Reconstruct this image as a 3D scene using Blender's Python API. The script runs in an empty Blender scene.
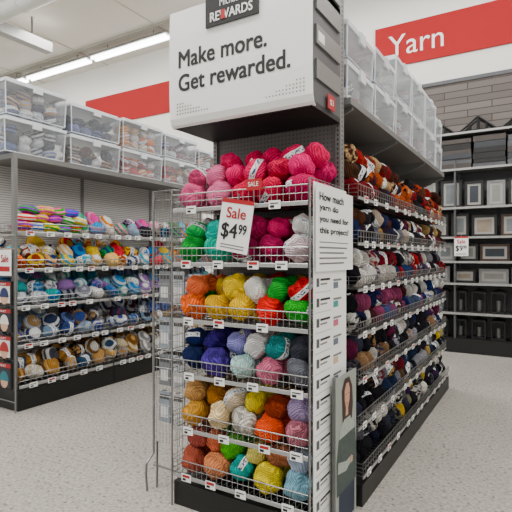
import bpy, math, random
import numpy as np
from mathutils import Vector, Matrix, Euler
random.seed(23); np.random.seed(23)
SC=bpy.context.scene

def lin(c):
    c=c/255.0
    return c/12.92 if c<=0.04045 else ((c+0.055)/1.055)**2.4
def hx(s):
    return (lin(int(s[0:2],16)),lin(int(s[2:4],16)),lin(int(s[4:6],16)),1.0)
def hs(s,k=1.35):
    """saturated fibre dye colour"""
    c=hx(s); l=0.2126*c[0]+0.7152*c[1]+0.0722*c[2]
    return tuple(max(0.004,min(1.0,l+(v-l)*k)) for v in c[:3])+(1.0,)

# ---------------------------------------------------------------- materials
MATS={}
def mat(name,col,rough=0.5,metal=0.0,emit=0.0,noise=0.0,nscale=20.0,bump=0.0):
    if name in MATS: return MATS[name]
    m=bpy.data.materials.new(name); m.use_nodes=True
    nt=m.node_tree; b=nt.nodes['Principled BSDF']
    c=hx(col)
    b.inputs['Base Color'].default_value=c
    b.inputs['Roughness'].default_value=rough
    b.inputs['Metallic'].default_value=metal
    if emit>0:
        b.inputs['Emission Color'].default_value=c
        b.inputs['Emission Strength'].default_value=emit
    if noise>0 or bump>0:
        tc=nt.nodes.new('ShaderNodeTexCoord')
        n=nt.nodes.new('ShaderNodeTexNoise'); n.inputs['Scale'].default_value=nscale; n.inputs['Detail'].default_value=3
        nt.links.new(tc.outputs['Object'],n.inputs['Vector'])
        if noise>0:
            r=nt.nodes.new('ShaderNodeMapRange')
            r.inputs['To Min'].default_value=1-noise; r.inputs['To Max'].default_value=1+noise
            nt.links.new(n.outputs['Fac'],r.inputs['Value'])
            mx=nt.nodes.new('ShaderNodeMix'); mx.data_type='RGBA'; mx.blend_type='MULTIPLY'
            mx.inputs['Factor'].default_value=1
            mx.inputs['A'].default_value=c
            nt.links.new(r.outputs['Result'],mx.inputs['B'])
            nt.links.new(mx.outputs['Result'],b.inputs['Base Color'])
        if bump>0:
            bp=nt.nodes.new('ShaderNodeBump'); bp.inputs['Strength'].default_value=bump; bp.inputs['Distance'].default_value=0.01
            nt.links.new(n.outputs['Fac'],bp.inputs['Height'])
            nt.links.new(bp.outputs['Normal'],b.inputs['Normal'])
    MATS[name]=m
    return m

def floor_mat():
    m=bpy.data.materials.new('vinyl_floor'); m.use_nodes=True
    nt=m.node_tree; b=nt.nodes['Principled BSDF']; L=nt.links
    tc=nt.nodes.new('ShaderNodeTexCoord')
    n1=nt.nodes.new('ShaderNodeTexNoise'); n1.inputs['Scale'].default_value=45; n1.inputs['Detail'].default_value=4
    n2=nt.nodes.new('ShaderNodeTexNoise'); n2.inputs['Scale'].default_value=1.2
    n3=nt.nodes.new('ShaderNodeTexVoronoi'); n3.inputs['Scale'].default_value=20
    for n in (n1,n2,n3): L.new(tc.outputs['Object'],n.inputs['Vector'])
    r1=nt.nodes.new('ShaderNodeValToRGB')
    r1.color_ramp.elements[0].position=0.3; r1.color_ramp.elements[0].color=hx('8F8A82')
    r1.color_ramp.elements[1].position=0.6; r1.color_ramp.elements[1].color=hx('B2AEA6')
    L.new(n1.outputs['Fac'],r1.inputs['Fac'])
    r3=nt.nodes.new('ShaderNodeMapRange'); r3.inputs['From Min'].default_value=0.12; r3.inputs['From Max'].default_value=0.24
    r3.inputs['To Min'].default_value=0.5; r3.inputs['To Max'].default_value=1.0
    L.new(n3.outputs['Distance'],r3.inputs['Value'])
    mx=nt.nodes.new('ShaderNodeMix'); mx.data_type='RGBA'; mx.blend_type='MULTIPLY'; mx.inputs['Factor'].default_value=1
    L.new(r1.outputs['Color'],mx.inputs['A']); L.new(r3.outputs['Result'],mx.inputs['B'])
    r2=nt.nodes.new('ShaderNodeMapRange'); r2.inputs['To Min'].default_value=0.82; r2.inputs['To Max'].default_value=1.12
    L.new(n2.outputs['Fac'],r2.inputs['Value'])
    mx2=nt.nodes.new('ShaderNodeMix'); mx2.data_type='RGBA'; mx2.blend_type='MULTIPLY'; mx2.inputs['Factor'].default_value=1
    L.new(mx.outputs['Result'],mx2.inputs['A']); L.new(r2.outputs['Result'],mx2.inputs['B'])
    L.new(mx2.outputs['Result'],b.inputs['Base Color'])
    b.inputs['Roughness'].default_value=0.26
    return m

def brick_mat(name,c1,c2,mortar,scale,w=0.5,h=0.25):
    m=bpy.data.materials.new(name); m.use_nodes=True
    nt=m.node_tree; b=nt.nodes['Principled BSDF']; L=nt.links
    tc=nt.nodes.new('ShaderNodeTexCoord'); sp=nt.nodes.new('ShaderNodeSeparateXYZ'); cb=nt.nodes.new('ShaderNodeCombineXYZ')
    L.new(tc.outputs['Object'],sp.inputs[0]); L.new(sp.outputs['X'],cb.inputs['X']); L.new(sp.outputs['Z'],cb.inputs['Y'])
    br=nt.nodes.new('ShaderNodeTexBrick'); br.inputs['Scale'].default_value=scale
    br.inputs['Color1'].default_value=hx(c1); br.inputs['Color2'].default_value=hx(c2); br.inputs['Mortar'].default_value=hx(mortar)
    br.inputs['Mortar Size'].default_value=0.008; br.inputs['Brick Width'].default_value=w; br.inputs['Row Height'].default_value=h
    L.new(cb.outputs[0],br.inputs['Vector']); L.new(br.outputs['Color'],b.inputs['Base Color'])
    b.inputs['Roughness'].default_value=0.8
    return m

def pegboard_mat(name,c,hole,scale):
    m=bpy.data.materials.new(name); m.use_nodes=True
    nt=m.node_tree; b=nt.nodes['Principled BSDF']; L=nt.links
    tc=nt.nodes.new('ShaderNodeTexCoord')
    vm=nt.nodes.new('ShaderNodeVectorMath'); vm.operation='MODULO'; vm.inputs[1].default_value=(scale,scale,scale)
    ab=nt.nodes.new('ShaderNodeVectorMath'); ab.operation='ABSOLUTE'
    L.new(tc.outputs['Object'],ab.inputs[0]); L.new(ab.outputs[0],vm.inputs[0])
    sp=nt.nodes.new('ShaderNodeSeparateXYZ'); L.new(vm.outputs[0],sp.inputs[0])
    def near(o):
        a=nt.nodes.new('ShaderNodeMath'); a.operation='COMPARE'; a.inputs[1].default_value=scale/2; a.inputs[2].default_value=scale*0.14
        L.new(sp.outputs[o],a.inputs[0]); return a
    ax=near('X'); ay=near('Y'); az=near('Z')
    mx=nt.nodes.new('ShaderNodeMath'); mx.operation='MAXIMUM'; L.new(ax.outputs[0],mx.inputs[0]); L.new(ay.outputs[0],mx.inputs[1])
    mu=nt.nodes.new('ShaderNodeMath'); mu.operation='MULTIPLY'; L.new(mx.outputs[0],mu.inputs[0]); L.new(az.outputs[0],mu.inputs[1])
    mi=nt.nodes.new('ShaderNodeMix'); mi.data_type='RGBA'; mi.inputs['A'].default_value=hx(c); mi.inputs['B'].default_value=hx(hole)
    L.new(mu.outputs[0],mi.inputs['Factor']); L.new(mi.outputs['Result'],b.inputs['Base Color'])
    b.inputs['Roughness'].default_value=0.55
    return m

def plastic_mat():
    m=bpy.data.materials.new('clear_plastic'); m.use_nodes=True
    nt=m.node_tree; L=nt.links; out=nt.nodes['Material Output']
    b=nt.nodes['Principled BSDF']; b.inputs['Base Color'].default_value=hx('E2E7EC'); b.inputs['Roughness'].default_value=0.12
    tr=nt.nodes.new('ShaderNodeBsdfTransparent'); tr.inputs['Color'].default_value=(0.96,0.97,0.98,1)
    lw=nt.nodes.new('ShaderNodeLayerWeight'); lw.inputs['Blend'].default_value=0.25
    mr=nt.nodes.new('ShaderNodeMapRange'); mr.inputs['To Min'].default_value=0.14; mr.inputs['To Max'].default_value=0.5
    L.new(lw.outputs['Facing'],mr.inputs['Value'])
    mx=nt.nodes.new('ShaderNodeMixShader'); L.new(mr.outputs['Result'],mx.inputs[0])
    L.new(tr.outputs[0],mx.inputs[1]); L.new(b.outputs[0],mx.inputs[2]); L.new(mx.outputs[0],out.inputs['Surface'])
    return m

def yarn_mat():
    m=bpy.data.materials.new('wound_yarn'); m.use_nodes=True
    nt=m.node_tree; L=nt.links; N=nt.nodes; b=N['Principled BSDF']
    A=N.new('ShaderNodeAttribute'); A.attribute_name='Col'
    B=N.new('ShaderNodeAttribute'); B.attribute_name='Col2'
    C=N.new('ShaderNodeAttribute'); C.attribute_name='lc'
    off=N.new('ShaderNodeVectorMath'); off.operation='ADD'
    cb=N.new('ShaderNodeCombineXYZ'); mul=N.new('ShaderNodeMath'); mul.operation='MULTIPLY'; mul.inputs[1].default_value=37.0
    L.new(B.outputs['Alpha'],mul.inputs[0])
    for k in range(3): L.new(mul.outputs[0],cb.inputs[k])
    L.new(C.outputs['Vector'],off.inputs[0]); L.new(cb.outputs[0],off.inputs[1])
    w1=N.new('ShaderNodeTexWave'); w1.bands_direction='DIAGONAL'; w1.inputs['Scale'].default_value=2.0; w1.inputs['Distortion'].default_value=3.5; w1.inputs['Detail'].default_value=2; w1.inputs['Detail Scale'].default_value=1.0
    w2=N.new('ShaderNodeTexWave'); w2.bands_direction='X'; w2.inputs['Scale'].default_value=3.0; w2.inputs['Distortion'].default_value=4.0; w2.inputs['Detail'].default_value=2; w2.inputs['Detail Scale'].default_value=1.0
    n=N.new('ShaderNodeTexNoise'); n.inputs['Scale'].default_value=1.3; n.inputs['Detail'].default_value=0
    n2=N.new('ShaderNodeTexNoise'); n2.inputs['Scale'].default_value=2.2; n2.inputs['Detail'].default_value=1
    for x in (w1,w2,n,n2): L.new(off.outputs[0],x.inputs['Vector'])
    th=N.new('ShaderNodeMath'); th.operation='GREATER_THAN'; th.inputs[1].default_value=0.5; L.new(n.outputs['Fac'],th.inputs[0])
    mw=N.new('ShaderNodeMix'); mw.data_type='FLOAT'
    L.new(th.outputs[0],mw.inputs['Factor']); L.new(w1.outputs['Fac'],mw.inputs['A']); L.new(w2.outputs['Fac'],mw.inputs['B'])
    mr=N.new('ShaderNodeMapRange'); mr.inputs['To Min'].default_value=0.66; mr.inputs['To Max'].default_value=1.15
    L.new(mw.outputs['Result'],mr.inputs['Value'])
    va=N.new('ShaderNodeMapRange'); va.inputs['From Min'].default_value=0.44; va.inputs['From Max'].default_value=0.56
    L.new(n2.outputs['Fac'],va.inputs['Value'])
    sp=N.new('ShaderNodeSeparateXYZ'); L.new(C.outputs['Vector'],sp.inputs[0])
    zz=N.new('ShaderNodeMath'); zz.operation='MULTIPLY'; zz.inputs[1].default_value=9.0; L.new(sp.outputs['Z'],zz.inputs[0])
    za=N.new('ShaderNodeMath'); za.operation='ADD'; L.new(zz.outputs[0],za.inputs[0]); L.new(mul.outputs[0],za.inputs[1])
    zs=N.new('ShaderNodeMath'); zs.operation='SINE'; L.new(za.outputs[0],zs.inputs[0])
    zr=N.new('ShaderNodeMapRange'); zr.inputs['From Min'].default_value=-0.3; zr.inputs['From Max'].default_value=0.3; L.new(zs.outputs[0],zr.inputs['Value'])
    fl=N.new('ShaderNodeMath'); fl.operation='LESS_THAN'; fl.inputs[1].default_value=-0.01; L.new(A.outputs['Alpha'],fl.inputs[0])
    vf=N.new('ShaderNodeMix'); vf.data_type='FLOAT'; L.new(fl.outputs[0],vf.inputs['Factor']); L.new(va.outputs['Result'],vf.inputs['A']); L.new(zr.outputs['Result'],vf.inputs['B'])
    mc=N.new('ShaderNodeMix'); mc.data_type='RGBA'
    L.new(vf.outputs['Result'],mc.inputs['Factor']); L.new(A.outputs['Color'],mc.inputs['A']); L.new(B.outputs['Color'],mc.inputs['B'])
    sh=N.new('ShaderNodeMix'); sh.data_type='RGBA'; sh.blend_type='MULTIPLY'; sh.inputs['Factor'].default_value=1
    L.new(mc.outputs['Result'],sh.inputs['A']); L.new(mr.outputs['Result'],sh.inputs['B'])  # painted shade: grooves between strands darkened in the base colour
    ab=N.new('ShaderNodeMath'); ab.operation='ABSOLUTE'; L.new(sp.outputs['Z'],ab.inputs[0])
    lt=N.new('ShaderNodeMath'); lt.operation='LESS_THAN'; L.new(ab.outputs[0],lt.inputs[0]); L.new(A.outputs['Alpha'],lt.inputs[1])
    hf=N.new('ShaderNodeMath'); hf.operation='GREATER_THAN'; hf.inputs[1].default_value=-0.15; L.new(sp.outputs['X'],hf.inputs[0])
    lm=N.new('ShaderNodeMath'); lm.operation='MULTIPLY'; L.new(lt.outputs[0],lm.inputs[0]); L.new(hf.outputs[0],lm.inputs[1])
    n3=N.new('ShaderNodeTexNoise'); n3.inputs['Scale'].default_value=7; L.new(off.outputs[0],n3.inputs['Vector'])
    t3=N.new('ShaderNodeMath'); t3.operation='GREATER_THAN'; t3.inputs[1].default_value=0.53; L.new(n3.outputs['Fac'],t3.inputs[0])
    t4=N.new('ShaderNodeMath'); t4.operation='LESS_THAN'; t4.inputs[1].default_value=0.16; L.new(ab.outputs[0],t4.inputs[0])
    t5=N.new('ShaderNodeMath'); t5.operation='MULTIPLY'; L.new(t3.outputs[0],t5.inputs[0]); L.new(t4.outputs[0],t5.inputs[1])
    lc=N.new('ShaderNodeMix'); lc.data_type='RGBA'; lc.inputs['A'].default_value=hx('E0E0DD'); lc.inputs['B'].default_value=hx('35507A')
    L.new(t5.outputs[0],lc.inputs['Factor'])
    fm=N.new('ShaderNodeMix'); fm.data_type='RGBA'
    L.new(lm.outputs[0],fm.inputs['Factor']); L.new(sh.outputs['Result'],fm.inputs['A']); L.new(lc.outputs['Result'],fm.inputs['B'])
    L.new(fm.outputs['Result'],b.inputs['Base Color'])
    n4=N.new('ShaderNodeTexNoise'); n4.inputs['Scale'].default_value=14; n4.inputs['Detail'].default_value=3; L.new(off.outputs[0],n4.inputs['Vector'])
    hsum=N.new('ShaderNodeMath'); hsum.operation='MULTIPLY_ADD'; hsum.inputs[1].default_value=0.9; L.new(n4.outputs['Fac'],hsum.inputs[0]); L.new(mw.outputs['Result'],hsum.inputs[2])
    bp=N.new('ShaderNodeBump'); bp.inputs['Strength'].default_value=0.9; bp.inputs['Distance'].default_value=0.005
    inv=N.new('ShaderNodeMath'); inv.operation='SUBTRACT'; inv.inputs[0].default_value=1.0; L.new(lm.outputs[0],inv.inputs[1])
    hm=N.new('ShaderNodeMath'); hm.operation='MULTIPLY'; L.new(inv.outputs[0],hm.inputs[0]); L.new(hsum.outputs[0],hm.inputs[1])
    L.new(hm.outputs[0],bp.inputs['Height']); L.new(bp.outputs['Normal'],b.inputs['Normal'])
    b.inputs['Roughness'].default_value=0.95
    b.inputs['Specular IOR Level'].default_value=0.1
    return m

M_floor=floor_mat()
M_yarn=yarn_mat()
M_plastic=plastic_mat()
M_wall=mat('painted_wall','E4E2DC',0.8,noise=0.02,nscale=3)
M_ceil=mat('ceiling_paint','D8D5CB',0.9,noise=0.03,nscale=2)
M_seam=mat('ceiling_seam','C2BFB4',0.9)
M_red=mat('red_band','A00009',0.8)
M_white=mat('white_print','EDEDEB',0.5)
M_black=mat('black_base','0E0E0E',0.5)
M_ink=mat('black_ink','0E0E0E',0.6)
M_gray=mat('gray_metal','787876',0.45,0.3)
M_dgray=mat('dark_gray_panel','4A4B4E',0.5)
M_lgray=mat('light_gray_metal','9C9C9A',0.4,0.2)
M_wire=mat('chrome_wire','8E8E8D',0.3,0.8)
M_tag=mat('price_tag','EFEFEC',0.5)
M_tagred=mat('sale_red','A80410',0.5)
M_lamp=mat('lamp_tube','FFFFFF',0.5,emit=12.0)
M_duct=mat('duct_metal','D4D4D0',0.5,noise=0.03)
M_peg=pegboard_mat('pegboard_gray','6E6E6C','303030',0.0254)
M_pegl=pegboard_mat('pegboard_light','C8C8C4','808080',0.0254)
M_lid=mat('bin_lid','D6DCE0',0.3)

# ---------------------------------------------------------------- mesh builder
class MB:
    def __init__(s): s.v=[]; s.f=[]; s.m=[]; s.mats=[]
    def mi(s,m):
        if m not in s.mats: s.mats.append(m)
        return s.mats.index(m)
    def add(s,vs,fs,m):
        o=len(s.v); s.v+= [tuple(a) for a in vs]; k=s.mi(m)
        for f in fs: s.f.append([o+i for i in f]); s.m.append(k)
    def box(s,x0,x1,y0,y1,z0,z1,m):
        v=[(x0,y0,z0),(x1,y0,z0),(x1,y1,z0),(x0,y1,z0),(x0,y0,z1),(x1,y0,z1),(x1,y1,z1),(x0,y1,z1)]
        s.add(v,[(0,3,2,1),(4,5,6,7),(0,1,5,4),(1,2,6,5),(2,3,7,6),(3,0,4,7)],m)
    def tube(s,p0,p1,r,m,n=5,cap=True):
        p0=Vector(p0);p1=Vector(p1);d=(p1-p0).normalized()
        a=Vector((0,0,1)) if abs(d.z)<0.9 else Vector((1,0,0))
        u=d.cross(a).normalized(); w=d.cross(u)
        vs=[]
        for p in (p0,p1):
            for i in range(n):
                t=2*math.pi*i/n; vs.append(p+u*math.cos(t)*r+w*math.sin(t)*r)
        fs=[(i,(i+1)%n,n+(i+1)%n,n+i) for i in range(n)]
        if cap: fs+= [tuple(range(n-1,-1,-1)),tuple(range(n,2*n))]
        s.add(vs,fs,m)
    def path(s,pts,r,m,n=6):
        for a,b in zip(pts[:-1],pts[1:]): s.tube(a,b,r,m,n)
    def slab(s,o,u,v,w,h,t,m):
        o=Vector(o);u=Vector(u).normalized();v=Vector(v).normalized();nn=u.cross(v)
        f=[o,o+u*w,o+u*w+v*h,o+v*h]; bk=[p-nn*t for p in f]
        s.add(f+bk,[(0,1,2,3),(7,6,5,4),(0,4,5,1),(1,5,6,2),(2,6,7,3),(3,7,4,0)],m)
    def text(s,body,o,u,v,w,h,m,bold=0.0,lift=0.002):
        """bold = stroke thickening in metres (overprinted copies)"""
        cu=bpy.data.curves.new('t','FONT'); cu.body=body; cu.resolution_u=4
        ob=bpy.data.objects.new('t',cu); SC.collection.objects.link(ob)
        dg=bpy.context.evaluated_depsgraph_get(); me=ob.evaluated_get(dg).to_mesh()
        P=[x.co.copy() for x in me.vertices]; F=[tuple(p.vertices) for p in me.polygons]
        ob.evaluated_get(dg).to_mesh_clear(); bpy.data.objects.remove(ob); bpy.data.curves.remove(cu)
        if not P: return
        x0=min(p.x for p in P);x1=max(p.x for p in P);y0=min(p.y for p in P);y1=max(p.y for p in P)
        o=Vector(o);u=Vector(u).normalized();v=Vector(v).normalized();nn=u.cross(v)
        offs=[(0,0)] if bold<=0 else [(a*bold,c*bold) for a,c in ((-1,-.7),(1,-.7),(-1,.7),(1,.7),(0,0))]
        for q,(dx,dy) in enumerate(offs):
            vs=[o+u*((p.x-x0)/(x1-x0)*w+dx)+v*((p.y-y0)/(y1-y0)*h+dy)+nn*(lift+0.00015*q) for p in P]
            s.add(vs,F,m)
    def obj(s,name,origin=(0,0,0),parent=None,smooth=False):
        o=Vector(origin)
        me=bpy.data.meshes.new(name); me.from_pydata([tuple(Vector(a)-o) for a in s.v],[],s.f)
        for m in s.mats: me.materials.append(m)
        me.polygons.foreach_set('material_index',s.m)
        if smooth: me.polygons.foreach_set('use_smooth',[True]*len(s.f))
        me.update()
        ob=bpy.data.objects.new(name,me); ob.location=o; SC.collection.objects.link(ob)
        if parent is not None:
            ob.parent=parent; ob.matrix_parent_inverse=Matrix.Translation(-parent.location)
        return ob

# ---------------------------------------------------------------- yarn
def sphere_template(seg,ring):
    V=[(0,0,1)]
    for i in range(1,ring):
        th=math.pi*i/ring
        for j in range(seg):
            ph=2*math.pi*j/seg; V.append((math.sin(th)*math.cos(ph),math.sin(th)*math.sin(ph),math.cos(th)))
    V.append((0,0,-1)); F=[]
    for j in range(seg): F.append((0,1+j,1+(j+1)%seg))
    for i in range(ring-2):
        a=1+i*seg;b=a+seg
        for j in range(seg): F.append((a+j,b+j,b+(j+1)%seg,a+(j+1)%seg))
    a=1+(ring-2)*seg; l=len(V)-1
    for j in range(seg): F.append((a+j,l,a+(j+1)%seg))
    return np.array(V),F
def yarn_mass(name,items,parent=None,seg=20,ring=12,origin=(0,0,0)):
    T,F=sphere_template(seg,ring); n=len(T); k=len(items)
    co=np.zeros((k,n,3)); c1=np.zeros((k,n,4)); c2=np.zeros((k,n,4)); lc=np.zeros((k,n,3))
    for i,(p,r,e,a,b,lw) in enumerate(items):
        ph=np.random.rand(6)*6.28
        lump=1+0.05*np.sin(3*T[:,0]*2+ph[0])+0.045*np.sin(4*T[:,1]*1.6+ph[1])+0.04*np.sin(5*T[:,2]+7*T[:,0]+ph[2])+0.02*np.sin(11*T[:,1]+9*T[:,2]+ph[3])
        rho=np.sqrt(T[:,0]**2+T[:,1]**2)
        dim=1-0.2*np.exp(-(rho/0.28)**2)
        rr=np.array(r)*np.random.uniform(0.92,1.06,3)
        P=T*lump[:,None]*rr; P[:,2]*=dim
        R=np.array(Euler(e).to_matrix())
        co[i]=P@R.T+np.array(p)-np.array(origin)
        c1[i,:,:3]=a[:3]; c1[i,:,3]=lw; c2[i,:,:3]=b[:3]; c2[i,:,3]=random.random()
        lc[i]=T
    faces=[]
    for i in range(k):
        o=i*n; faces+= [tuple(o+q for q in f) for f in F]
    me=bpy.data.meshes.new(name); me.from_pydata(co.reshape(-1,3).tolist(),[],faces)
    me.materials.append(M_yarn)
    me.polygons.foreach_set('use_smooth',[True]*len(me.polygons))
    for nm,arr,tp,at in (('Col',c1,'FLOAT_COLOR','color'),('Col2',c2,'FLOAT_COLOR','color'),('lc',lc,'FLOAT_VECTOR','vector')):
        A=me.attributes.new(nm,tp,'POINT'); A.data.foreach_set(at,arr.reshape(-1).astype(np.float32))
    me.update()
    ob=bpy.data.objects.new(name,me); ob.location=origin; SC.collection.objects.link(ob)
    if parent is not None:
        ob.parent=parent; ob.matrix_parent_inverse=Matrix.Translation(-parent.location)
    return ob
def jit(a): return random.uniform(-a,a)
def shade(c,f): return (c[0]*f,c[1]*f,c[2]*f,1)

# ---------------------------------------------------------------- room shell
YW=8.5; ZC=6.35
mb=MB(); mb.box(-15,6,-4,YW,-0.05,0,M_floor); mb.obj('floor')
mb=MB(); mb.box(-15,6,-4,YW,ZC,ZC+0.1,M_ceil)
for k in range(6):
    y=-3+k*2.1; mb.box(-15,6,y,y+0.05,ZC-0.04,ZC,M_seam)
for k in range(9):
    x=-14.5+k*2.5; mb.box(x,x+0.03,-4,YW,ZC-0.015,ZC,M_seam)
mb.obj('ceiling')
mb=MB(); mb.box(-15,6,YW,YW+0.1,-0.05,ZC+0.1,M_wall); mb.obj('wall_back')
mb=MB(); mb.box(-15.1,-15,-4,YW+0.1,-0.05,ZC+0.1,M_wall); mb.obj('wall_left')
mb=MB(); mb.box(6,6.1,-4,YW+0.1,-0.05,ZC+0.1,M_wall); mb.obj('wall_right')
mb=MB(); mb.box(-15,6,YW-0.015,YW,0,0.12,M_black); mb.obj('baseboard_back')
mb=MB(); mb.box(-10.3,-6.0,YW-0.03,YW-0.001,4.83,5.55,M_red); mb.obj('red_wall_banner')
mb=MB(); mb.box(-2.6,4.5,YW-0.03,YW-0.001,4.83,5.55,M_red)
mb.text('Yarn',(-2.36,YW-0.03,5.0),(1,0,0),(0,0,1),0.92,0.36,M_white,lift=0.006); mb.obj('red_wall_banner')
def strip(y,z,x0,x1):
    mb=MB(); x=x0
    while x<x1:
        mb.box(x,x+2.35,y-0.12,y+0.12,z+0.05,z+0.11,M_lgray)
        for dy in (-0.06,0.06): mb.tube((x+0.03,y+dy,z+0.02),(x+2.3,y+dy,z+0.02),0.035,M_lamp,8)
        mb.tube((x+0.5,y,z+0.11),(x+0.5,y,ZC),0.01,M_gray); mb.tube((x+1.9,y,z+0.11),(x+1.9,y,ZC),0.01,M_gray)
        x+=2.45
    mb.obj('ceiling_strip_light',(x0,y,z))
for y in (7.7,4.3,0.8,-2.7): strip(y,6.1,-14,5)
for i,(x,y) in enumerate([(-9,6.2),(-3,6.2),(2,6.0),(-9,1),(-3,1.0),(2.5,1.0),(-3,-3)]):
    l=bpy.data.lights.new('ceiling_light','AREA'); l.shape='RECTANGLE'; l.size=4.5; l.size_y=0.8; l.energy=195; l.color=(1.0,0.975,0.94)
    o=bpy.data.objects.new('ceiling_light',l); o.location=(x,y,6.0); SC.collection.objects.link(o)
mb=MB()
mb.tube((-12,5.2,6.03),(-3,5.2,6.03),0.17,M_duct,20)
for x in range(-12,-3): mb.tube((x,5.2,6.03),(x+0.04,5.2,6.03),0.185,M_duct,20)
mb.obj('ceiling_duct',smooth=False)
mb=MB(); mb.box(-9.0,-8.8,3.8,6.4,5.75,5.95,M_lgray); mb.tube((-8.9,4.2,5.95),(-8.9,4.2,ZC),0.02,M_gray); mb.tube((-8.9,6,5.95),(-8.9,6,ZC),0.02,M_gray)
mb.obj('ceiling_beam')

# ---------------------------------------------------------------- wire basket helper
def tag(mb,p,u,w,h,red=False):
    n=Vector(u).cross(Vector((0,0,1)))
    mb.slab(p,u,(0,0,1),w,h,0.002,M_tag)
    q=Vector(p)+Vector(u)*w*0.12+n*0.0015
    if red: mb.slab(q+Vector((0,0,h*0.55)),u,(0,0,1),w*0.76,h*0.33,0.001,M_tagred)
    else: mb.slab(q+Vector((0,0,h*0.6)),u,(0,0,1),w*0.7,h*0.12,0.001,M_ink)
    mb.slab(q+Vector((0,0,h*0.15)),u,(0,0,1),w*0.35,h*0.28,0.001,M_ink)
def basket(mb,o,u,v,w,d,fence=0.085,step=0.04,r=0.0019,tags=0.16,lip=0.020,tw=0.055,th=0.038):
    o=Vector(o);u=Vector(u);v=Vector(v);Z=Vector((0,0,1)); n=-v
    k=int(w/step)
    for i in range(k+1):
        a=o+u*(w*i/k); mb.tube(a,a+v*d,r,M_wire,4,False)
        mb.tube(a,a+Z*fence,r,M_wire,4,False)
    for t in (0.0,0.35,0.7,1.0): mb.tube(o+v*d*t,o+v*d*t+u*w,r*1.6,M_wire,5)
    for t in (0.5,1.0):
        mb.tube(o+Z*fence*t,o+Z*fence*t+u*w,r*(1.8 if t==1 else 1),M_wire,5)
    for s in (0,1):
        b=o+u*w*s
        for t in (0.33,0.66,1.0): mb.tube(b+Z*fence*t,b+Z*fence*t+v*d,r,M_wire,4)
        for i in range(int(d/0.06)+1): mb.tube(b+v*0.06*i,b+v*0.06*i+Z*fence,r,M_wire,4,False)
    mb.slab(o-Z*lip+n*0.004,u,Z,w,lip,0.006,M_lgray)
    x=0.06+random.random()*0.05
    while x<w-0.09:
        tag(mb,o-Z*(lip+0.012)+n*0.007+u*x,u,tw,th,random.random()<0.2)
        x+=tags*random.uniform(0.8,1.6)

# ---------------------------------------------------------------- END CAP
X0,X1=-1.925,-1.016; Y0=2.22; YB=2.66
cap=MB()
cap.box(X0,X1,Y0+0.02,YB,0,0.14,M_black)
cap.box(X0+0.01,X1-0.01,YB,YB+0.03,0.14,3.15,M_peg)
for x in (X0-0.0,X1-0.03):
    cap.box(x,x+0.03,YB-0.02,YB+0.04,0,3.2,M_gray)
    for k in range(110): cap.box(x+0.011,x+0.019,YB-0.0215,YB-0.0195,0.2+k*0.027,0.2+k*0.027+0.014,M_ink)
for k in range(110): cap.box(X1-0.001,X1+0.001,YB+0.006,YB+0.014,0.2+k*0.027,0.2+k*0.027+0.014,M_ink)
SH=[1.78,1.46,1.125,0.80,0.48,0.20]
for z in SH:
    basket(cap,(X0+0.01,Y0,z),(1,0,0),(0,1,0),X1-X0-0.02,YB-Y0-0.03,fence=0.085,step=0.035,tags=0.2,r=0.0020,tw=0.07,th=0.045)
for x in (X0,X1): cap.tube((x,Y0,0.0),(x,Y0,1.9),0.006,M_wire,8)
for x in (X0,X1):
    for k in range(9): cap.tube((x,Y0+0.05*k,0.14),(x,Y0+0.05*k,1.9),0.002,M_wire,4)
    for k in range(23): cap.tube((x,Y0,0.14+0.08*k),(x,YB,0.14+0.08*k),0.002,M_wire,4)
cap_o=cap.obj('endcap_shelf_rack',(-1.47,2.44,0))
w=MB(); WX=X0-0.26; WY=Y0+0.12
for k in range(10): w.tube((WX+0.027*k,WY,0.30),(WX+0.027*k,WY,1.92),0.0022,M_wire,4)
for k in range(28): w.tube((WX,WY,0.30+0.06*k),(X0-0.008,WY,0.30+0.06*k),0.0022,M_wire,4)
w.path([(WX,WY,1.92),(WX,WY,0.22),(WX-0.005,WY-0.03,0.19),(WX-0.005,WY-0.06,0.17),(WX,WY-0.07,0.10),(WX+0.01,WY-0.07,0.0)],0.008,M_wire,8)
w.path([(WX+0.03,WY,0.30),(WX+0.03,WY,0.0)],0.008,M_wire,8)
w.tube((WX,WY,0.14),(X0-0.01,WY,0.14),0.007,M_wire,8)
w.obj('wire_grid_wing',(WX,WY,0))
m=MB(); U=(1,0,0);Z=(0,0,1)
M_n=[mat('pack_bluegray','9EA8B4'),mat('pack_white','D4D4D2'),mat('pack_gray','7C8086'),mat('pack_pale','B8BEC6')]
for i,z in enumerate([0.42,0.66,0.90,1.20]):
    for j in range(2):
        mt=M_n[(i*2+j)%4]; x=WX+0.02+j*0.115
        m.slab((x,WY+0.03,z),U,Z,0.095,0.20,0.012,mt); m.slab((x+0.01,WY+0.029,z+0.15),U,Z,0.075,0.03,0.001,M_dgray)
        m.slab((x+0.015,WY+0.029,z+0.03),U,Z,0.06,0.07,0.001,M_white)
        m.tube((x+0.047,WY+0.004,z+0.21),(x+0.047,WY+0.06,z+0.20),0.003,M_wire)
m.obj('hanging_notion_packs',(WX,WY,0.4))
h=MB()
HZ0,HZ1=2.27,2.96
h.box(X0,X1,Y0+0.03,YB-0.02,HZ0,HZ0+0.03,M_black)
h.box(X0,X1,Y0+0.03,YB-0.02,HZ1-0.06,HZ1-0.03,M_dgray)
h.box(X0,X0+0.02,Y0+0.03,YB-0.02,HZ0+0.03,HZ1-0.03,M_dgray)
h.box(X1-0.02,X1,Y0+0.03,YB-0.02,HZ0+0.03,HZ1+0.10,M_dgray)
for z in (2.42,2.60,2.78,2.93): h.box(X1,X1+0.012,Y0+0.06,YB-0.05,z,z+0.10,M_gray)
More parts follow.
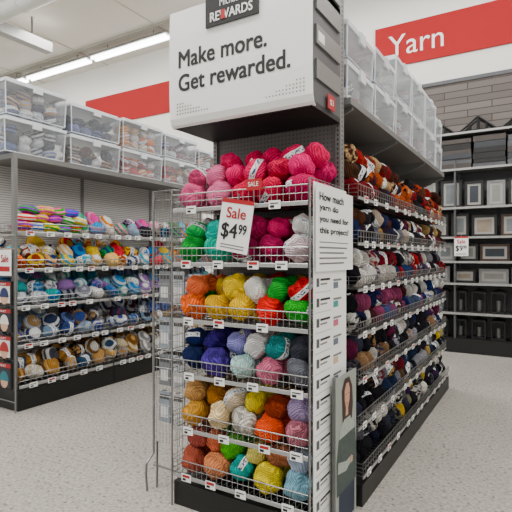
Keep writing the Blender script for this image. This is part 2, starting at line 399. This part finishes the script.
h.box(X1+0.012,X1+0.016,Y0+0.20,Y0+0.30,2.30,2.38,M_tagred); h.text('$3',(X1+0.016,Y0+0.225,2.32),(0,1,0),(0,0,1),0.05,0.035,M_white)
h.slab((X1+0.013,Y0+0.08,2.62),(0,1,0),(0,0,1),0.08,0.05,0.002,M_tag)
pts=[]
prof=[(Y0+0.035,HZ0-0.0),(Y0+0.012,HZ0+0.015),(Y0,HZ0+0.05),(Y0-0.006,HZ0+0.2),(Y0-0.006,HZ1-0.15),(Y0,HZ1)]
for (y,z) in prof: pts+= [(X0-0.015,y,z),(X1+0.015,y,z)]
for (y,z) in prof: pts+= [(X0-0.015,y+0.008,z),(X1+0.015,y+0.008,z)]
n2=len(prof)*2; fs=[]
for i in range(len(prof)-1):
    a=2*i; fs.append((a,a+1,a+3,a+2)); b=n2+2*i; fs.append((b,b+2,b+3,b+1))
    fs.append((a,a+2,b+2,b)); fs.append((a+1,b+1,b+3,a+3))
fs.append((0,n2,n2+1,1)); fs.append((n2-2,n2-1,2*n2-1,2*n2-2))
h.add(pts,fs,M_white)
YF=Y0-0.0062
h.text('Make more.',(-1.865,YF,2.615),U,Z,0.60,0.098,M_ink,bold=0.003)
h.text('Get rewarded.',(-1.865,YF,2.475),U,Z,0.74,0.098,M_ink,bold=0.003)
h.slab((-1.66,YF-0.012,2.80),U,Z,0.35,0.22,0.01,M_ink)
h.text('REWARDS',(-1.625,YF-0.012,2.825),U,Z,0.28,0.052,M_white,bold=0.0015)
h.text('Michaels',(-1.56,YF-0.012,2.90),U,Z,0.15,0.045,M_white)
h.slab((-1.553,YF-0.0155,2.825),U,Z,0.03,0.052,0.001,M_tagred)
for i in range(12):
    for j in range(4):
        x=-1.88+i*0.020; z=2.34+j*0.02
        if i+j*3<12: h.slab((x,YF-0.001,z),U,Z,0.007,0.007,0.001,M_ink)
        if i+j*3<12: h.slab((-1.05-i*0.020,YF-0.001,2.34+j*0.02),U,Z,0.006,0.006,0.001,M_ink)
h.obj('rewards_header_sign',(-1.47,2.4,2.27))

def sale_sign(name,o,ang,w,hh,price):
    m=MB(); c,s=math.cos(ang),math.sin(ang); Zv=Vector((0,0,1)); u0=Vector((1,0,0))
    u=u0*c+Zv*s; v=-u0*s+Zv*c; n=u.cross(v)
    o=Vector(o)
    m.slab(o,u,v,w,hh,0.003,M_white)
    m.slab(o+v*hh*0.92+n*0.001,u,v,w,hh*0.08,0.001,M_tagred)
    m.text('Sale',o+u*w*0.2+v*hh*0.64,u,v,w*0.6,hh*0.2,M_tagred,bold=0.0015)
    m.text(price,o+u*w*0.10+v*hh*0.22,u,v,w*0.5,hh*0.32,M_ink,bold=0.002)
    m.text('99',o+u*w*0.64+v*hh*0.36,u,v,w*0.24,hh*0.18,M_ink,bold=0.0015)
    for k in range(2): m.slab(o+u*w*0.12+v*hh*(0.06+0.055*k)+n*0.001,u,v,w*0.75,hh*0.022,0.001,M_gray)
    m.tube(o+u*w*0.5+v*hh,o+u*w*0.5+v*(hh+0.03),0.004,M_wire)
    return m.obj(name,tuple(o+u*w*0.5))
sale_sign('sale_price_sign',(-1.585,Y0-0.022,1.54),-0.17,0.21,0.29,'$4')
m=MB(); m.slab((-1.39,Y0-0.014,1.855),U,Z,0.10,0.06,0.003,M_tagred); m.text('SALE',(-1.375,Y0-0.014,1.875),U,Z,0.065,0.025,M_white); m.tube((-1.34,Y0-0.015,1.855),(-1.34,Y0-0.012,1.80),0.003,M_wire)
m.obj('sale_flag_tag',(-1.35,Y0,1.8))

ROWS=[
 (['D8688E','E07CA0','C2184B','C8144E','B01556'],['DC6088','E07CA0','D8206A','D01A60','C81050','D92470']),
 (['149A50','1FA890','8E1050','9B1050','E9D5DC'],['2BB268','50B8A8','B02F6F','9A1050','C02060','F2F2EE']),
 (['E8724A','EFC015','F0C820','D01020','18A048'],['F08060','F3CC20','F0D030','F1EFEA','1FAF55','D8183A']),
 (['1A2448','4A3A88','C0E0DC','D07890','6C6E76'],['1A2450','38287A','9A98D8','E8E8E8','1F8A8A','3A3C44']),
 (['C89858','E8D0A8','EAE6DC','E05A10','C88090'],['CDA070','B07840','E8D8C0','ECD850','8A3A20','9888A8']),
 (['A0584A','D8906C','38A098','F0DC40','88B0C0'],['B06058','C87058','68B850','E0D488','A06A50','A8B4C8']),
]
items=[]
for ri,(bot,up) in enumerate(ROWS):
    z=SH[ri]
    for dep in range(3):
        for lay in range(2):
            cols=bot if lay==0 else up
            nb=len(cols)
            for i in range(nb):
                if lay==1 and dep==0 and ri>1 and random.random()<0.12: continue
                x=X0+0.10+i*(X1-X0-0.20)/(nb-1)+jit(0.012)
                y=Y0+0.098+dep*0.125+lay*0.03+jit(0.01)
                rr=random.uniform(0.080,0.088) if lay==0 else random.uniform(0.070,0.079)
                zz=z+0.080+lay*0.112+jit(0.01)
                c=hs(cols[i] if random.random()<0.85 or dep==0 else random.choice(cols),1.25)
                c=shade(c,random.uniform(0.78,1.05))
                c2=c if random.random()<0.85 else shade(c,0.55)
                items.append(((x,y,zz),(rr,rr,rr*0.86),(random.uniform(-0.9,0.9)+1.57*random.choice((0,1)),jit(1.0),random.uniform(0,6.28)),c,c2,0.25 if random.random()<0.40 else 0.0))
    if ri==0:
        for i in range(5):
            x=X0+0.33+i*0.13+jit(0.02); items.append(((x,Y0+0.19+jit(0.03),z+0.275),(0.072,0.072,0.062),(jit(1),jit(1),jit(3)),hs(random.choice(['D01A66','C2185B','B8104F','D92470'])),hs('C01555'),0.3 if i%2 else 0))
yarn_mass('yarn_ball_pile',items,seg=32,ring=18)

# ------------------------------------------------- side info board
m=MB(); XB=X1+0.014
ub=Vector((0,1,0))
m.slab((XB,Y0+0.02,0.0),ub,Z,0.46,1.88,0.006,M_white)
m.slab((XB+0.012,Y0+0.02,1.42),ub,Z,0.54,0.44,0.004,M_white)
for t,z,wd_ in [('How much',1.79,0.34),('yarn do',1.73,0.26),('you need for',1.67,0.42),('this project?',1.61,0.42)]: m.text(t,(XB+0.012,Y0+0.06,z),ub,Z,wd_,0.040,M_ink,bold=0.0015)
m.slab((XB+0.013,Y0+0.06,1.57),ub,Z,0.42,0.005,0.001,M_gray)
for k in range(4): m.slab((XB+0.013,Y0+0.06,1.54-k*0.028),ub,Z,0.40-0.05*(k%2),0.009,0.001,M_gray)
M_c=[mat('swatch_teal','3D8F8C'),mat('swatch_rose','B85A70'),mat('swatch_sand','C7AE88'),mat('swatch_slate','5E6A78')]
for k in range(12):
    z=1.34-k*0.105
    m.slab((XB+0.001,Y0+0.05,z),ub,Z,0.035,0.045,0.001,M_dgray)
    m.slab((XB+0.001,Y0+0.10,z+0.03),ub,Z,0.13,0.012,0.001,M_ink)
    m.slab((XB+0.001,Y0+0.10,z+0.008),ub,Z,0.09,0.009,0.001,M_gray)
    m.slab((XB+0.001,Y0+0.035,z-0.03),ub,Z,0.21,0.003,0.001,M_lgray)
    if k<6:
        m.slab((XB+0.001,Y0+0.28,z+0.02),ub,Z,0.12,0.012,0.001,M_gray)
        m.slab((XB+0.001,Y0+0.28,z-0.02),ub,Z,0.07,0.035,0.001,random.choice(M_c))
m.obj('yarn_project_guide_board',(XB,Y0+0.2,0.0))
m=MB(); XP=-0.955; PY=2.42
def poly(m,pts,mt,lift,s=0.30):
    vs=[(XP+lift,PY+a*s,0.02+b*s) for a,b in pts]; m.add(vs,[tuple(range(len(vs)))],mt)
m.slab((XP,PY,0.0),ub,Z,0.32,0.84,0.004,mat('poster_bg','8E958E',0.5))
m.box(XP-0.03,XP-0.004,PY+0.02,PY+0.04,0,0.84,M_gray); m.box(XP-0.03,XP-0.004,PY+0.28,PY+0.30,0,0.84,M_gray)
sk=mat('poster_skin','C08E74',0.6); sw=mat('poster_sweater','3E4A46',0.8,noise=0.5,nscale=40); hr=mat('poster_hair','33201A',0.7); je=mat('poster_jeans','1F2A3C',0.7); sw2=mat('poster_yoke','9AA29A',0.8,noise=0.4,nscale=60)
poly(m,[(0.12,0),(0.95,0),(0.98,0.9),(0.15,0.9)],je,0.001)
poly(m,[(0.03,0.6),(1.04,0.6),(1.05,1.3),(0.97,1.75),(0.72,1.95),(0.42,1.95),(0.17,1.75),(0.02,1.2)],sw,0.0015)
poly(m,[(0.14,1.6),(0.98,1.6),(0.95,1.76),(0.72,1.96),(0.42,1.96),(0.18,1.76)],sw2,0.0018)
poly(m,[(0.08,1.0),(0.5,0.92),(0.72,1.0),(0.74,1.12),(0.5,1.1),(0.1,1.2)],sw2,0.0019)
poly(m,[(0.72,0.98),(0.84,0.98),(0.86,1.08),(0.76,1.13)],sk,0.0021)
poly(m,[(0.30,2.2),(0.28,2.45),(0.42,2.65),(0.66,2.65),(0.82,2.45),(0.86,2.1),(0.80,1.8),(0.70,1.9),(0.40,1.9),(0.32,1.85)],hr,0.0022)
poly(m,[(0.42,2.25),(0.41,2.42),(0.50,2.55),(0.62,2.55),(0.69,2.40),(0.67,2.22),(0.59,2.08),(0.60,1.95),(0.46,1.95),(0.48,2.1)],sk,0.0025)
for a in (0.47,0.60): poly(m,[(a,2.34),(a+0.04,2.34),(a+0.04,2.36),(a,2.36)],M_ink,0.0028)
poly(m,[(0.50,2.18),(0.59,2.18),(0.57,2.155),(0.52,2.155)],M_tagred,0.0028)
m.obj('knitwear_poster',(XP,2.6,0.0))

# ---------------------------------------------------------------- gondola (center, double sided)
GY0,GY1=2.78,5.80
g=MB()
g.box(-1.49,-1.45,GY0,GY1,0.1,2.5,M_peg)
nb=3; L=(GY1-GY0)/nb
for k in range(nb+1):
    y=GY0+k*L
    g.box(-1.50,-1.44,y-0.02,y+0.02,0,2.55,M_gray)
g.box(-1.95,-0.93,GY0,GY1,0,0.13,M_black)
g.box(-1.95,-1.50,GY0-0.06,GY1,2.40,2.44,M_gray)
g.box(-1.44,-0.98,GY0-0.06,GY1,2.40,2.44,M_gray)
for k in range(nb+1):
    y=GY0+k*L
    g.add([(-1.44,y-0.008,2.2),(-1.44,y+0.008,2.2),(-0.99,y+0.008,2.38),(-0.99,y-0.008,2.38),(-1.44,y-0.008,2.4),(-1.44,y+0.008,2.4),(-0.99,y+0.008,2.4),(-0.99,y-0.008,2.4)],[(0,3,2,1),(4,5,6,7),(0,1,5,4),(1,2,6,5),(2,3,7,6),(3,0,4,7)],M_gray)
GS=[0.18,0.46,0.74,1.02,1.30,1.58,1.86]
for z in GS:
    for k in range(nb):
        basket(g,(-0.93 if z<0.2 else -0.96,GY0+k*L+0.01,z),(0,1,0),(-1,0,0),L-0.02,0.45,fence=0.075,step=0.05,tags=0.17,tw=0.07,th=0.042,lip=0.016)
        if z in (0.46,1.02,1.58): basket(g,(-1.95,GY0+(k+1)*L-0.01,z),(0,-1,0),(1,0,0),L-0.02,0.44,fence=0.075,step=0.1,tags=0.3)
g.obj('gondola_shelf',(-1.45,4.2,0))
PAL=[
 ['15121C','14182A','5A5A60','C4BFB8','3A1848','B09030','2A2C35','101014','6A6858','C9C6C0','7A7A80','101014','1C1C22'],
 ['C6C0B6','15151D','A08850','4B3A2A','1C2A44','C8B040','5E1020','6A6C75','121218','8A8A90','101014','2A2430'],
 ['16161C','2E3040','888890','D0CECA','5A1838','1B2348','82654A','B6B2AC','1A1A20','45404A','121218'],
 ['3F4C68','B9B7B2','121E4A','803858','15151C','A8A6A4','404C78','3B1A1A','CDCBC6','20242C','101014'],
 ['A01020','A9A49D','1A1A24','3A2A46','CAC6C0','4B4E58','15101A','801828','182A50','7C7A80','121216'],
 ['4A2A1A','2B3058','947C50','2A1525','6A6A78','6A1A3A','121C40','B0A090','6A3018','26242C','141418'],
 ['7E1020','A03810','8A1010','3A1A12','B05018','2A1014','4A3020','B89870','781020','2A2030','201C20','140E10'],
]
items=[]
for ri,z in enumerate(GS):
    nn=22; run=None
    for lay in range(3 if ri==6 else 2):
        for i in range(nn):
            if run is None or random.random()<0.75: run=random.choice(PAL[ri])
            for dep in range(2):
                if lay>=1 and random.random()<0.06+0.2*(lay==2): continue
                y=GY0+0.08+i*(GY1-GY0-0.16)/(nn-1)+jit(0.016)
                x=-1.04-dep*0.14-lay*0.02+jit(0.014)
                c=shade(hs(run,1.1),random.uniform(0.7,1.05)); c2=c if random.random()<0.6 else hs(random.choice(PAL[ri]),1.1)
                rr=random.uniform(0.062,0.076)
                items.append(((x,y,z+0.07+lay*0.10+jit(0.012)),(rr,rr,rr),(1.57+jit(0.9),jit(0.7),random.uniform(0,6.28)),c,c2,0.25 if random.random()<0.42 else 0.0))
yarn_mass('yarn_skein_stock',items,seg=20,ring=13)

# ---------------------------------------------------------------- left gondola
LY0,LY1=2.78,6.35; LT=2.50
g=MB(); nb=3; L=(LY1-LY0)/nb
g.box(-4.93,-4.89,LY0,LY1,0.1,LT+0.06,M_pegl)
for k in range(nb+1):
    y=LY0+k*L
    g.box(-4.94,-4.88,y-0.02,y+0.02,0,LT+0.1,M_gray)
g.box(-4.88,-4.34,LY0,LY1,0,0.20,M_black)
for k in range(nb): g.box(-4.34,-4.335,LY0+k*L+0.01,LY0+(k+1)*L-0.01,0.02,0.18,M_black)
g.box(-4.89,-4.38,LY0-0.02,LY1,LT-0.05,LT,M_gray)
g.box(-4.42,-4.38,LY0-0.02,LY0+0.02,0.2,LT-0.05,M_gray)
LS=[0.24,0.62,1.0,1.37,1.74]
for z in LS:
    for k in range(nb):
        basket(g,(-4.40 if z>0.3 else -4.34,LY0+k*L+0.01,z),(0,1,0),(-1,0,0),L-0.02,0.46,fence=0.09,step=0.06,tags=0.17,lip=0.026,r=0.0024,tw=0.09,th=0.05)
g.obj('gondola_shelf',(-4.6,4.5,0))
LP=[
 ['C09868','7C5A36','D8CCB0','4A4A54','989898','38506A','C8A070','E0DED8','A07848'],
 ['6070A0','A8B0C0','3A4C88','D8D8D8','907858','2F3A56','E0E0E0','505058','7890A8','603848'],
 ['3E7CB0','84A8BC','2A5A90','D0D8DC','4A6A90','2A9898','E0E0E0','7A7A88','60A8A0','8A6AA0'],
 ['1A7AB8','E07020','8A3A20','D8A868','143A70','F0C888','40A0B8','D83A4A','E4E0D8','2A9A60','E0C020'],
 ['D8D0C8','4090C8','A890B0','E890B8','787068','E0D8D0','2A2A34','80B8C8','E0509A','50A070','E09030'],
]
items=[]
for ri,z in enumerate(LS):
    nn=18
    for lay in range(3 if ri<4 else 2):
        for i in range(nn):
            for dep in range(2 if ri!=4 else 1):
                if lay==2 and (dep==0 or random.random()<0.3): continue
                if lay>=1 and random.random()<0.06: continue
                y=LY0+0.10+i*(LY1-LY0-0.20)/(nn-1)+jit(0.03)
                if ri==4 and i<4: continue
                x=-4.52-dep*0.2-lay*0.05+jit(0.02)
                c=hs(random.choice(LP[ri]),1.25); c2=hs(random.choice(LP[ri]+['F0EEEA','20202A']),1.25)
                q=random.random()
                if q<0.5:
                    items.append(((x,y,z+0.085+lay*0.09+jit(0.01)),(0.098,0.098,0.068),(jit(0.4),jit(0.3)+0.9,jit(3)*0.1),c,c2,-0.5))
                else:
                    items.append(((x,y,z+0.070+lay*0.098+jit(0.01)),(0.074,0.074,0.112),(1.57+jit(0.3),jit(0.2),random.choice((0.0,0.9,-0.9,0.5))+jit(0.4)),c,c2,0.26 if random.random()<0.5 else -0.5))
rb=['E02A2A','F89A10','F8E820','20B050','2070E0','9040C0','F870B0','F8F4E8']
for i in range(14):
    y=LY0+0.13+(i%5)*0.155
    items.append(((-4.49+jit(0.02),y+(i//5)*0.05,LS[4]+0.06+0.085*(i//5)),(0.10,0.10,0.05),(jit(0.25),jit(0.25),jit(3)),hs(random.choice(rb)),hs(random.choice(rb)),-0.5))
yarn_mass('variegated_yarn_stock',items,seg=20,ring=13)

m=MB(); yP=LY0-0.05
pw=mat('poster_white','D8D4D0'); pr=mat('poster_red','A01018'); pt=mat('poster_teal','1E6F7A'); pb=mat('poster_blue','1A2A5A'); ps=mat('poster_face','C99E84'); pk=mat('poster_navy','20242E')
def pack(x,z,w_,h_,hat,bg):
    m.slab((x,yP-0.02,z),U,Z,w_,h_,0.02,M_ink)
    m.slab((x+0.01,yP-0.0215,z+h_*0.80),U,Z,w_-0.02,h_*0.15,0.001,pr)
    m.text('KNIT',(x+0.03,yP-0.0215,z+h_*0.83),U,Z,w_*0.5,h_*0.08,M_white)
    m.slab((x+0.02,yP-0.0215,z+0.02),U,Z,w_-0.04,h_*0.70,0.001,bg)
    cx=x+w_/2; zc=z+h_*0.30; s=w_*0.27
    m.add([(cx+s*math.cos(a),yP-0.023,zc+s*1.1*math.sin(a)) for a in [2*math.pi*i/16 for i in range(16)]],[tuple(range(16))],ps)
    m.add([(cx+s*1.2*math.cos(a),yP-0.024,zc+s*0.25+s*1.4*math.sin(a)) for a in [math.pi*i/10 for i in range(11)]],[tuple(range(11))],hat)
    m.slab((cx-s*1.25,yP-0.025,zc+s*0.1),U,Z,s*2.5,s*0.35,0.001,hat)
    m.tube((cx,yP+0.01,z+h_+0.01),(cx,yP-0.06,z+h_+0.005),0.003,M_wire)
for z,hh,hat,bg in ((1.03,0.23,pb,pw),(0.77,0.23,pw,pk),(0.51,0.23,pr,pw),(0.22,0.26,pt,pk)):
    pack(-4.56,z,0.22,hh,hat,bg); pack(-4.80,z,0.22,hh,pr if hat!=pr else pt,pk)
m.slab((-4.66,yP-0.01,1.31),U,Z,0.30,0.25,0.004,M_white); m.text('Sale',(-4.52,yP-0.01,1.44),U,Z,0.12,0.07,M_tagred,bold=0.002); m.slab((-4.64,yP-0.011,1.35),U,Z,0.26,0.05,0.001,M_tagred)
for z in (1.7,1.57,1.3,1.03,0.77,0.5,0.1): m.tube((-4.86,yP+0.01,z),(-4.32,yP+0.01,z),0.005,M_wire,6)
for x in (-4.32,-4.86): m.tube((x,yP+0.01,0.0),(x,yP+0.01,1.75),0.008,M_gray,8)
m.obj('knitting_kit_rack',(-4.6,yP,0))

# ---------------------------------------------------------------- storage bins
def bin_(cx,cy,z,lx,ly,hh,cols,sat=1.3):
    b=MB(); t=0.93; zb=z+0.004; zt=z+hh-0.03; ax,ay=lx/2,ly/2
    def ring(s,zz): return [(cx-ax*s,cy-ay*s,zz),(cx+ax*s,cy-ay*s,zz),(cx+ax*s,cy+ay*s,zz),(cx-ax*s,cy+ay*s,zz)]
    o=ring(t,zb)+ring(0.97,zt)
    b.add(o,[(0,3,2,1),(0,1,5,4),(1,2,6,5),(2,3,7,6),(3,0,4,7)],M_plastic)
    for sx in (-1,1):
        for sy in (-1,1): b.tube((cx+sx*ax*t,cy+sy*ay*t,zb+0.004),(cx+sx*ax*0.97,cy+sy*ay*0.97,zt),0.006,M_lid,5)
    for sx in (-1,1): b.tube((cx+sx*ax*t,cy-ay*t,zb+0.006),(cx+sx*ax*t,cy+ay*t,zb+0.006),0.005,M_lid,5)
    for sy in (-1,1): b.tube((cx-ax*t,cy+sy*ay*t,zb+0.006),(cx+ax*t,cy+sy*ay*t,zb+0.006),0.005,M_lid,5)
    b.box(cx-ax,cx+ax,cy-ay,cy+ay,zt-0.002,zt+0.008,M_lid)
    b.box(cx-ax,cx+ax,cy-ay,cy-ay+0.012,zt-0.022,zt-0.002,M_lid); b.box(cx-ax,cx+ax,cy+ay-0.012,cy+ay,zt-0.022,zt-0.002,M_lid)
    b.box(cx-ax,cx-ax+0.012,cy-ay+0.012,cy+ay-0.012,zt-0.022,zt-0.002,M_lid); b.box(cx+ax-0.012,cx+ax,cy-ay+0.012,cy+ay-0.012,zt-0.022,zt-0.002,M_lid)
    b.box(cx-ax*0.9,cx+ax*0.9,cy-ay*0.9,cy+ay*0.9,zt+0.008,zt+0.024,M_lid)
    for s in (-1,1):
        b.box(cx-0.05,cx+0.05,cy+s*ay-0.012,cy+s*ay+0.012,zt-0.06,zt+0.012,M_lid)
        b.box(cx+s*ax-0.010,cx+s*ax+0.010,cy-0.05,cy+0.05,zt-0.06,zt+0.012,M_lid)
    ob=b.obj('plastic_storage_bin',(cx,cy,z))
    its=[]
    nx=max(1,int(lx*0.86/0.13)); ny=int(ly*0.86/0.145); nz=max(1,int((hh-0.05)/0.10))
    for i in range(nx):
        for j in range(ny):
            for k in range(nz):
                if k==nz-1 and random.random()<0.2: continue
                px=cx+(i-(nx-1)/2)*(lx*0.78/nx)+jit(0.008); py=cy+(j-(ny-1)/2)*(ly*0.82/ny)+jit(0.012)
                c=shade(hs(random.choice(cols),sat),random.uniform(0.7,1.0))
                if random.random()<0.4: c2=hs(random.choice(cols),sat); lw=-0.5
                else: c2=c; lw=0.3 if random.random()<0.6 else 0
                its.append(((px,py,z+0.072+k*(hh-0.10)/nz),(0.060,0.074,0.058),(jit(0.5),jit(0.4),jit(0.3)),c,c2,lw))
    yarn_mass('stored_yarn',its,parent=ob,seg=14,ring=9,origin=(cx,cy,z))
WH=['F2F2F2','E8E8EA','DADCE0','B8BED0','F4F0EC','8890A8']
stacks=[ (3.02,0.70,[ (0.36,['E8E8EA','D0D0D4','6070A0','404450','D8D8DC','2A3048']),(0.36,['4A4A60','C0C4CC','C8A888','E8E8E8','504048','6A7090'])]),
 (3.77,0.72,[(0.34,['C0BCB8','B08860','D8A888','2A2A38','E0D8D0','6A4A40']),(0.34,['2A3048','101A30','6870A0','D8D8D8','40485A'])]),
 (4.52,0.72,[(0.33,['D84A18','E07848','E0D8D0','B82818','2078A0']),(0.37,['E8C050','E8E8E8','D8A880','D88030','C8B090'])]),
 (5.27,0.70,[(0.35,['C09070','805858','C0C0C0','B83020']),(0.33,['C8C8D0','5060A0','D8D8D8','906070'])]),
 (5.98,0.66,[(0.34,['D8D8D8','C05850','686880']),(0.26,['E0E0E0','D07840','A08060'])])]
for (cy,ly,ls) in stacks:
    z=LT+0.002
    for hh,cols in ls:
        bin_(-4.63+jit(0.01),cy,z,0.48,ly,hh,cols); z+=hh
WA=['E8E8E8','D8D8DC','F0F0F0','B0B8C8','E0D8D8','C8A8B0']
WB=['E2E2E2','C09098','7080A0','D0D0D4','A06860','3A4050']
rs=[(2.98,0.52,[(0.25,WB),(0.24,WA)]),(3.53,0.52,[(0.27,WA),(0.26,WB)]),(4.08,0.52,[(0.34,WB),(0.33,WA)]),(4.63,0.52,[(0.34,WA),(0.34,WB)]),(5.18,0.52,[(0.34,WB),(0.34,WA)]),(5.62,0.34,[(0.30,WB),(0.28,WB)])]
for (cy,ly,ls) in rs:
    z=2.442
    for hh,cc in ls:
        bin_(-1.21,cy,z,0.42,ly,hh,cc); z+=hh
for cy in (3.1,3.9,4.7,5.4):
    bin_(-1.71,cy,2.442,0.42,0.68,0.34,WH)

# ---------------------------------------------------------------- back frame display
BX0,BX1=-2.4,2.4; FY=8.02
g=MB()
g.box(BX0,BX1,8.40,8.44,0,4.4,M_dgray)
g.box(BX0,BX1,FY-0.02,8.40,0,0.22,M_black)
nb=4; L=(BX1-BX0)/nb
for k in range(nb+1):
    x=BX0+k*L; g.box(x-0.03,x+0.03,8.34,8.40,0.22,4.35,M_gray); g.box(x-0.012,x+0.012,FY,8.34,0.22,3.0,M_dgray)
BZ=[0.22,0.62,1.08,1.42,1.80,2.26,2.86,3.42]
for z in BZ[1:]:
    g.box(BX0,BX1,FY,8.40,z-0.03,z,M_gray); g.box(BX0,BX1,FY-0.012,FY,z-0.03,z+0.002,M_lgray)
g.obj('frame_display_shelf',(0,8.2,0))
m=MB(); m.box(BX0,BX1,8.30,8.38,3.50,4.30,brick_mat('weathered_plank','6A625E','57504D','3A3534',1.0,0.7,0.11)); m.box(BX0,BX1,8.28,8.39,4.30,4.34,M_dgray); m.obj('wood_plank_display_panel',(0,8.3,3.5))
m=MB()
for k in range(8):
    x=BX0+0.05+k*0.6
    m.box(x,x+0.54,8.08,8.26,3.42,3.445,M_ink)
    for a,b in (((x+0.02,3.445),(x+0.27,3.65)),((x+0.52,3.445),(x+0.27,3.65)),((x+0.15,3.445),(x+0.15,3.545)),((x+0.39,3.445),(x+0.39,3.545)),((x+0.27,3.445),(x+0.27,3.65))):
        m.tube((a[0],8.10,a[1]),(b[0],8.10,b[1]),0.016,M_ink,4); m.tube((a[0],8.24,a[1]),(b[0],8.24,b[1]),0.016,M_ink,4)
m.obj('truss_wall_shelf_decor',(0,8.1,3.42))
m=MB()
for k in range(10):
    x=BX0+0.04+k*0.475; z=2.862
    while z<3.30:
        hh=random.uniform(0.05,0.10); m.box(x+jit(0.01),x+0.44+jit(0.01),8.05+jit(0.01),8.35,z,z+hh-0.004,random.choice([M_ink,M_dgray,mat('box_brown','3A322E'),mat('box_slate','2A2E34')])); z+=hh
m.obj('boxed_frame_stack',(0,8.2,2.86))
mmat=mat('frame_mat','9C9A96'); pics=[mat('pic_a','6A7072',noise=0.3,nscale=9),mat('pic_b','887C6C',noise=0.3,nscale=7),mat('pic_c','2A3038',noise=0.4,nscale=9),mat('pic_d','7C7C78',noise=0.2,nscale=7)]
frm=[mat('frame_dark','161312'),mat('frame_silver','78787A'),mat('frame_white','D4D2CE'),mat('frame_brown','3C2A1E')]
def frame(x,z,w,hh,fm,pic):
    f=MB(); y=8.12; t=0.035
    f.box(x,x+w,y,y+0.03,z,z+t,fm); f.box(x,x+w,y,y+0.03,z+hh-t,z+hh,fm)
    f.box(x,x+t,y,y+0.03,z+t,z+hh-t,fm); f.box(x+w-t,x+w,y,y+0.03,z+t,z+hh-t,fm)
    f.box(x+t,x+w-t,y+0.012,y+0.025,z+t,z+hh-t,mmat)
    q=0.035; f.box(x+t+q,x+w-t-q,y+0.008,y+0.012,z+t+q,z+hh-t-q,pic)
    f.add([(x+w/2-0.02,y+0.03,z+hh*0.6),(x+w/2+0.02,y+0.03,z+hh*0.6),(x+w/2+0.02,y+0.16,z),(x+w/2-0.02,y+0.16,z)],[(0,1,2,3)],fm)
    f.obj('picture_frame',(x,y,z))
for zi,(z,hh) in enumerate([(2.26,0.50),(1.80,0.40),(1.42,0.30),(1.08,0.28)]):
    x=BX0+0.06
    while x<BX1-0.45:
        w=random.uniform(0.24,0.42)
        frame(x,z+0.002,w,hh*random.uniform(0.75,1.0),random.choice([frm[0],frm[0],frm[1],frm[3]] if zi else frm[:2]),random.choice(pics)); x+=w+random.uniform(0.02,0.07)
def lantern(x,z,hh):
    f=MB(); w=0.20; y=8.10
    f.box(x,x+w,y,y+w,z,z+0.03,M_ink); f.box(x,x+w,y,y+w,z+hh-0.08,z+hh-0.05,M_ink)
    for a in (0,w-0.02):
        for b in (0,w-0.02): f.box(x+a,x+a+0.02,y+b,y+b+0.02,z+0.03,z+hh-0.08,M_ink)
    f.add([(x,y,z+hh-0.05),(x+w,y,z+hh-0.05),(x+w,y+w,z+hh-0.05),(x,y+w,z+hh-0.05),(x+w/2,y+w/2,z+hh)],[(0,1,4),(1,2,4),(2,3,4),(3,0,4)],M_ink)
    f.tube((x+w/2,y+w/2,z+0.03),(x+w/2,y+w/2,z+hh*0.5),0.03,M_gray,10)
    f.obj('black_lantern',(x,y,z))
for z,hh in ((0.222,0.34),(0.622,0.38)):
    x=BX0+0.08
    while x<BX1-0.3: lantern(x,z,hh); x+=0.27
sale_sign('sale_price_sign',(-1.20,7.98,1.50),0.0,0.20,0.30,'$9')

# ---------------------------------------------------------------- world, camera
wd=bpy.data.worlds.new('World'); SC.world=wd; wd.use_nodes=True
wd.node_tree.nodes['Background'].inputs[0].default_value=(1,0.99,0.97,1); wd.node_tree.nodes['Background'].inputs[1].default_value=0.65
cam=bpy.data.cameras.new('Camera'); co=bpy.data.objects.new('Camera',cam); SC.collection.objects.link(co)
cam.sensor_width=36; cam.lens=33.75; cam.clip_start=0.05
co.location=(0,0,1.5); co.rotation_euler=(math.radians(90),0,math.radians(31))
SC.camera=co
